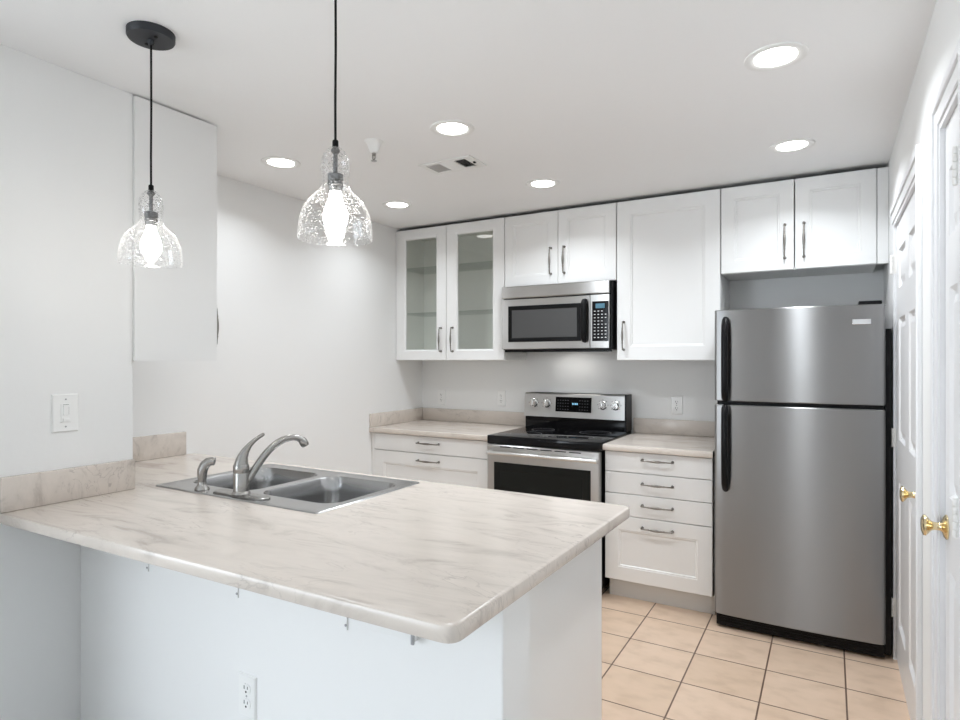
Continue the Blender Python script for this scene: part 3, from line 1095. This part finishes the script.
MB().box(mx0 + 0.05, mx1 - 0.05, MF + 0.05, YB - 0.08, mz0 - 0.009, mz0 - 0.006).build('underside_filter', M['grey'], mw)

# ------------------------------------------------------------------ refrigerator
fx0, fx1 = -0.529, 0.226
FRY = 3.385
fr = thing('refrigerator', ((fx0 + fx1) / 2, 3.75, 0), 'stainless steel top-freezer refrigerator beside the white panel door', 'refrigerator')
MB().box(fx0 + 0.003, fx1 - 0.002, FRY + 0.085, 4.11, 0.03, 1.655, 0.006).build('body', M['black'], fr)
MB().box(fx1 - 0.002, XR - 0.014, FRY + 0.05, FRY + 0.085, 0.02, 1.558, 0.002).build('gap_shade_strip', M['black'], fr)  # added black strip, stands for the shaded gap between fridge and wall


def fridge_door(z0, z1):
    n, r, dep, sag = 28, 0.020, 0.070, 0.016
    x0, x1 = fx0, fx1
    xc, hw = (x0 + x1) / 2, (x1 - x0) / 2
    prof = [(x0, FRY + dep)]
    for i in range(7):
        a = math.radians(90 * i / 6)
        prof.append((x0 + r * 0.8 - r * 0.8 * math.cos(a), FRY + 0.022 - r * math.sin(a)))
    for i in range(1, n):
        x = x0 + r * 0.8 + (x1 - x0 - 1.6 * r) * i / n
        u = (x - xc) / hw
        prof.append((x, FRY + 0.002 - sag * (1 - u * u)))
    for i in range(7):
        a = math.radians(90 - 90 * i / 6)
        prof.append((x1 - r * 0.8 + r * 0.8 * math.cos(a), FRY + 0.022 - r * math.sin(a)))
    prof.append((x1, FRY + dep))
    t = bmesh.new()
    A = [t.verts.new((x, y, z0)) for x, y in prof]
    A2 = [t.verts.new((x, y, z0 + 0.004)) for x, y in prof]
    B2 = [t.verts.new((x, y, z1 - 0.004)) for x, y in prof]
    B = [t.verts.new((x, y, z1)) for x, y in prof]
    for v in A + B:
        v.co.x = xc + (v.co.x - xc) * 0.992
        v.co.y += 0.003
    m = len(prof)
    for p, q in ((A, A2), (A2, B2), (B2, B)):
        for k in range(m - 1):
            t.faces.new([p[k], p[k + 1], q[k + 1], q[k]])
        t.faces.new([p[m - 1], p[0], q[0], q[m - 1]])
    t.faces.new(A[::-1]); t.faces.new(B)
    mb = MB()
    mb.join(t)
    return mb.build('door', M['fridge'], fr, 25)


fd1 = fridge_door(1.197, 1.672)
fd2 = fridge_door(0.078, 1.176)
MB().box(fx0 + 0.012, fx1 - 0.008, FRY + 0.028, FRY + 0.085, 0.082, 1.665).build('gasket', M['black'], fr)


def fridge_handle(parent, z0, z1, top):
    t = MB()
    hx = fx0 + 0.058
    zs = [z0, z0 + 0.012, z0 + 0.04, z0 + 0.10, (z0 + z1) / 2, z1 - 0.10, z1 - 0.04, z1 - 0.012, z1]
    off = [0.004, 0.018, 0.036, 0.044, 0.046, 0.044, 0.036, 0.018, 0.004]
    if top:      # grip ends flush at the split
        off[0:3] = [0.020, 0.032, 0.040]
    else:
        off[6:9] = [0.040, 0.032, 0.020]
    ys = [FRY - 0.004 - o for o in off]
    t.tube([(hx, y, z) for y, z in zip(ys, zs)], [0.014, 0.017, 0.017, 0.0165, 0.0165, 0.0165, 0.017, 0.017, 0.014], 14)
    ze = z0 + 0.02 if top else z1 - 0.02
    t.box(hx - 0.014, hx + 0.014, FRY - 0.035, FRY, ze - 0.018, ze + 0.018, 0.004)
    t.build('handle', M['black'], parent, 50)['label'] = 'long black handle'


fridge_handle(fd1, 1.205, 1.625, True)
fridge_handle(fd2, 0.735, 1.170, False)
MB().box(0.092, 0.168, FRY - 0.008, FRY + 0.002, 1.578, 1.604, 0.002).build('badge', M['chrome'], fd1)['label'] = 'small silver badge plate'
t = MB()
t.box(0.118, 0.212, FRY + 0.010, FRY + 0.09, 1.6725, 1.690, 0.004)
t.build('hinge_cover', M['black'], fr)
gr = MB()
gr.box(fx0 + 0.008, fx1 - 0.004, FRY + 0.022, FRY + 0.075, 0.012, 0.070, 0.004)
for k in range(3):
    gr.box(fx0 + 0.03, fx1 - 0.03, FRY + 0.018, FRY + 0.024, 0.022 + k * 0.015, 0.030 + k * 0.015, 0.001)
gr.build('base_grille', M['black'], fr)
for x in (fx0 + 0.04, fx1 - 0.04):
    for y in (FRY + 0.11, 4.05):
        MB().lathe(x, y, 0.0, [(0.018, 0), (0.018, 0.012), (0.010, 0.014), (0.010, 0.034)], 16).build('foot', M['black'], fr)


# ------------------------------------------------------------------ outlets and switch
def outlet(loc, label):
    o = thing('wall_outlet', loc, label, 'outlet', 'white duplex wall outlets')
    x, y, z = loc
    w2, h2 = 0.037, 0.060
    pl = MB().loops(face_cam(y - 0.006), x - w2, x + w2, z - h2, z + h2, [(0, 0.006), (0, 0.004), (0.004, 0.0)]).build('plate', M['plastic'], o)
    for dz in (-0.021, 0.021):
        t = bmesh.new()
        pts = []
        for k in range(24):
            a = 2 * math.pi * k / 24
            pts.append((x + 0.0175 * math.cos(a), z + dz + max(-0.0145, min(0.0145, 0.0175 * math.sin(a)))))
        A = [t.verts.new((p, y - 0.006, q)) for p, q in pts]
        B = [t.verts.new((p, y - 0.008, q)) for p, q in pts]
        for k in range(24):
            t.faces.new([A[k], A[(k + 1) % 24], B[(k + 1) % 24], B[k]])
        t.faces.new(B)
        m_ = MB(); m_.join(t)
        rc_ = m_.build('receptacle', M['plastic'], o)
        s = MB()
        s.box(x - 0.0085, x - 0.0060, y - 0.0086, y - 0.0078, z + dz - 0.001, z + dz + 0.009)
        s.box(x + 0.0055, x + 0.0075, y - 0.0086, y - 0.0078, z + dz + 0.0005, z + dz + 0.008)
        s.lathe(x, y, z + dz - 0.008, [(0.003, -0.0086), (0.003, -0.0078)], 12, 'y')
        s.build('slots', M['slot'], rc_)
    MB().lathe(x, y, z, [(0.003, -0.0065), (0.003, -0.0055)], 12, 'y').build('screw', M['grey'], o)
    return o


OZ = 1.105
ol = outlet((-2.752, YB, OZ), 'white outlet on the back wall in the left corner, under the glass cabinet')


def oc(loc, label):
    c = copy_tree(ol)
    c.location = loc
    c['label'] = label


oc((-2.198, YB, OZ + 0.008), 'white outlet on the back wall just left of the range')
oc((-0.880, YB, OZ + 0.004), 'white outlet on the back wall between the range and the fridge')
oc((-1.440, 1.169, 0.452), 'white outlet low on the knee wall under the peninsula countertop')

yb, zb = 1.1185, 1.2235
sw = thing('light_switch', (XS, yb, zb), 'white dimmer light switch on the near left wall', 'light switch')


def face_right(x):
    return lambda u, v, d: (x - d, u, v)


MB().loops(face_right(XS + 0.007), yb - 0.0435, yb + 0.0435, zb - 0.067, zb + 0.067, [(0, 0.007), (0, 0.004), (0.004, 0.0)]).build('plate', M['plastic'], sw)
t = MB()
t.loops(face_right(XS + 0.009), yb - 0.0165, yb + 0.0165, zb - 0.033, zb + 0.033, [(0, 0.003), (0.0012, 0.0)])
rk = t.build('frame', M['plastic'], sw)
MB().box(XS + 0.008, XS + 0.0125, yb - 0.010, yb + 0.008, zb - 0.008, zb + 0.028, 0.0015).build('rocker', M['plastic'], rk)
t = MB()
t.box(XS + 0.0088, XS + 0.0094, yb + 0.0085, yb + 0.0095, zb - 0.006, zb + 0.022)
t.box(XS + 0.0088, XS + 0.0094, yb - 0.010, yb + 0.009, zb + 0.0285, zb + 0.0298)
t.build('slider_slot', M['slot'], rk)
MB().box(XS + 0.008, XS + 0.0120, yb - 0.010, yb + 0.010, zb - 0.029, zb - 0.018, 0.001).build('slider', M['plastic'], rk)
for dz in (-0.048, 0.048):
    MB().lathe(XS, yb, zb + dz, [(0.003, 0.006), (0.003, 0.0078)], 12, 'x').build('screw', M['grey'], sw)

# ------------------------------------------------------------------ ceiling fittings
LP = [((-0.160, 2.285), 'recessed ceiling light with white ring, above the aisle before the fridge, nearest the white doors'),
      ((-0.158, 3.268), 'recessed ceiling light with white ring, just before the cabinet above the fridge'),
      ((-1.455, 2.273), 'recessed ceiling light with white ring, between the nearer pendant and the air vent'),
      ((-2.479, 2.218), 'recessed ceiling light with white ring, between the two pendants near the left wall'),
      ((-2.483, 3.205), 'recessed ceiling light with white ring, before the glass door cabinet'),
      ((-1.450, 3.246), 'recessed ceiling light with white ring, before the cabinet above the microwave')]


def can_light(x, y, label):
    o = thing('recessed_light', (x, y, H), label, 'ceiling light', 'recessed ceiling lights')
    MB().lathe(x, y, H, [(0.099, 0.0), (0.098, -0.004), (0.092, -0.0065), (0.080, -0.0055), (0.068, -0.0025), (0.066, 0.0)], 40, cap=False).build('trim_ring', M['plastic'], o, 40)
    MB().lathe(x, y, H, [(0.0665, -0.0005), (0.0660, -0.003), (0.0, -0.0032)], 40, cap=False).build('lens', M['lens'], o, 40)
    l = bpy.data.lights.new('light', 'AREA')
    l.shape = 'DISK'
    l.size = 0.126
    l.spread = math.radians(140)
    l.energy = CAN_W
    l.color = (0.93, 0.985, 1.04)
    lo = bpy.data.objects.new('light', l)
    lo.location = (0, 0, -0.010)
    lo.parent = o
    C.objects.link(lo)
    return o


first = None
for (x, y), lab in LP:
    if first is None:
        first = can_light(x, y, lab)
    else:
        c = copy_tree(first)
        c.location = (x, y, H)
        c['label'] = lab
        if x < -2:                       # the two beside the left wall are dimmer
            for q in c.children:
                if q.type == 'LIGHT':
                    q.data = q.data.copy()
                    q.data.energy = CAN_W * 0.55


def pendant(x, y, label):
    o = thing('pendant_lamp', (x, y, H), label, 'pendant lamp', 'glass pendant lamps over the peninsula')
    R = 1.713                       # rim height
    t = MB()
    t.lathe(x, y, H, [(0.069, 0.0), (0.069, -0.018), (0.066, -0.023), (0.0, -0.024)], 40, cap=False)
    t.lathe(x, y, H - 0.024, [(0.010, 0.0), (0.010, -0.010), (0.006, -0.016)], 16)
    ca = t.build('canopy', M['blackmatte'], o, 40)
    for e in (-1, 1):
        MB().lathe(x + e * 0.033, y - e * 0.005, H - 0.024, [(0.005, 0.0), (0.005, -0.003), (0.0, -0.005)], 12, cap=False).build('screw', M['slot'], ca)
    MB().tube([(x, y, H - 0.03), (x + 0.001, y, 2.2), (x - 0.0005, y, 2.05), (x, y, R + 0.236)], 0.0032, 10).build('cord', M['black'], o, 60)
    MB().lathe(x, y, R, [(0.0, 0.247), (0.0068, 0.247), (0.0078, 0.244), (0.0078, 0.230), (0.0, 0.230)], 20, cap=False).build('cap', M['black'], o, 40)
    t = MB()
    t.lathe(x, y, R, [(0.0, 0.2295), (0.0075, 0.229), (0.0115, 0.222), (0.0115, 0.219), (0.0055, 0.212), (0.0055, 0.166), (0.012, 0.164), (0.0195, 0.161),
                      (0.0195, 0.146), (0.0180, 0.145), (0.0180, 0.142), (0.0195, 0.141), (0.0195, 0.133), (0.0175, 0.131), (0.0165, 0.118), (0.0, 0.118)], 28, cap=False)
    t.build('socket', M['socket'], o, 40)
    MB().lathe(x, y, R, [(0.0, 0.118), (0.0135, 0.118), (0.0145, 0.108), (0.020, 0.092), (0.0275, 0.074), (0.0305, 0.058), (0.0295, 0.044), (0.0240, 0.030), (0.0135, 0.021), (0.0, 0.018)], 28, cap=False).build('bulb', M['bulb'], o, 60)
    prof = [(0.0915, 0.0), (0.0918, 0.010), (0.0905, 0.030), (0.087, 0.052), (0.080, 0.074), (0.068, 0.094), (0.053, 0.109), (0.041, 0.120), (0.0345, 0.132), (0.0325, 0.146),
            (0.0345, 0.164), (0.0355, 0.182), (0.033, 0.200), (0.0265, 0.215), (0.017, 0.226), (0.0075, 0.2315)]
    # resample for a smooth curve
    fine = []
    for i in range(len(prof) - 1):
        p = [Vector(prof[max(i - 1, 0)]), Vector(prof[i]), Vector(prof[i + 1]), Vector(prof[min(i + 2, len(prof) - 1)])]
        for k in range(3):
            u = k / 3
            q = 0.5 * ((2 * p[1]) + (p[2] - p[0]) * u + (2 * p[0] - 5 * p[1] + 4 * p[2] - p[3]) * u * u + (3 * p[1] - p[0] - 3 * p[2] + p[3]) * u ** 3)
            fine.append((q.x, q.y))
    fine.append(prof[-1])
    outer = fine
    inner = [(r - 0.003, h) for r, h in fine if r > 0.012][::-1]
    MB().lathe(x, y, R, inner + [(0.0900, -0.0020)] + outer, 48, cap=False).build('glass_shade', M['seedglass'], o, 60)
    return o


p1 = pendant(-1.850, 1.134, 'seeded glass pendant lamp on a black cord, the one hanging beside the near left wall')
p2 = copy_tree(p1)
p2.location = (-1.073, 1.134, H)
p2['label'] = 'seeded glass pendant lamp hanging over the middle of the peninsula, away from the wall'

spx, spy = -1.861, 2.224
s = thing('fire_sprinkler', (spx, spy, H), 'small white fire sprinkler head on the ceiling beside the air vent', 'sprinkler')
MB().lathe(spx, spy, H, [(0.044, 0.0), (0.043, -0.004), (0.036, -0.008), (0.027, -0.03), (0.019, -0.054), (0.012, -0.056)], 28).build('escutcheon', M['plastic'], s, 40)
t = MB()
t.lathe(spx, spy, H - 0.054, [(0.010, 0), (0.010, -0.010), (0.0075, -0.012)], 16)
t.tube([(spx - 0.009, spy, H - 0.064), (spx - 0.010, spy, H - 0.076), (spx - 0.003, spy, H - 0.090)], 0.0022, 8)
t.tube([(spx + 0.009, spy, H - 0.064), (spx + 0.010, spy, H - 0.076), (spx + 0.003, spy, H - 0.090)], 0.0022, 8)
t.lathe(spx, spy, H - 0.064, [(0.0028, 0.0), (0.0028, -0.024)], 10)
t.lathe(spx, spy, H - 0.088, [(0.005, 0.0), (0.014, -0.003), (0.014, -0.005), (0.005, -0.006)], 20)
t.build('sprinkler_head', M['nickel'], s, 40)

vx0, vx1, vy0, vy1 = -1.880, -1.566, 2.605, 2.785
v = thing('air_vent', ((vx0 + vx1) / 2, (vy0 + vy1) / 2, H), 'white two-way air vent register in the ceiling', 'vent')
t = MB()
for a, b, c, e in ((vx0, vx1, vy0, vy0 + 0.028), (vx0, vx1, vy1 - 0.028, vy1), (vx0, vx0 + 0.03, vy0 + 0.028, vy1 - 0.028), (vx1 - 0.045, vx1, vy0 + 0.028, vy1 - 0.028), (-1.765, -1.680, vy0 + 0.028, vy1 - 0.028)):
    t.box(a, b, c, e, H - 0.007, H - 0.0005, 0.001)
t.build('frame', M['plastic'], v)
MB().box(vx0 + 0.01, vx1 - 0.01, vy0 + 0.01, vy1 - 0.01, H - 0.0011, H - 0.0004).build('duct_opening', M['slot'], v)
for (a, b), tilt in (((vx0 + 0.03, -1.765), 1), ((-1.680, vx1 - 0.045), -1)):
    n = 7
    for k in range(n):
        cx = a + (b - a) * (k + 0.5) / n
        t = MB()
        hw = (b - a) / n * 0.42
        dz = 0.0045
        za, zb_ = H - 0.0012 - (dz if tilt > 0 else 0), H - 0.0012 - (0 if tilt > 0 else dz)
        t.bm.faces.new([t.bm.verts.new(p) for p in ((cx - hw, vy0 + 0.028, za), (cx + hw, vy0 + 0.028, zb_), (cx + hw, vy1 - 0.028, zb_), (cx - hw, vy1 - 0.028, za))])
        bmesh.ops.solidify(t.bm, geom=t.bm.faces[:], thickness=0.0008)
        t.build('louver', M['plastic'], v)
MB().box(vx1 - 0.028, vx1 - 0.018, vy0 + 0.082, vy0 + 0.098, H - 0.012, H - 0.006).build('damper_lever', M['slot'], v)

# ------------------------------------------------------------------ hardware under the overhang
for i, (bx, lab) in enumerate(((-1.922, 'painted support bracket under the countertop overhang, first from the near left wall'),
                              (-1.484, 'painted support bracket under the countertop overhang, second from the near left wall'),
                              (-1.067, 'painted support bracket under the countertop overhang, third from the near left wall'))):
    b = thing('shelf_bracket', (bx, 1.169, 0.878), lab, 'bracket', 'brackets under the countertop overhang')
    t = MB()
    t.box(bx - 0.004, bx + 0.004, 1.165, 1.1688, 0.722, 0.8775, 0.001)
    t.box(bx - 0.004, bx + 0.004, 1.02, 1.165, 0.8735, 0.8775, 0.001)
    t.build('arm', M['wall'], b)
    MB().lathe(bx, 1.165, 0.735, [(0.0035, -0.0015), (0.0035, 0.0)], 10, 'y').build('screw', M['grey'], b)
cl = thing('wood_cleat', (-0.93, 1.155, 0.75), 'white painted cleat under the countertop overhang near the peninsula end', 'cleat')
MB().box(-0.975, -0.842, 1.150, 1.1685, 0.748, 0.800, 0.002).build('block', M['wall'], cl)
MB().box(-0.848, -0.840, 1.144, 1.1498, 0.745, 0.800, 0.001).build('metal_tab', M['grey'], cl)
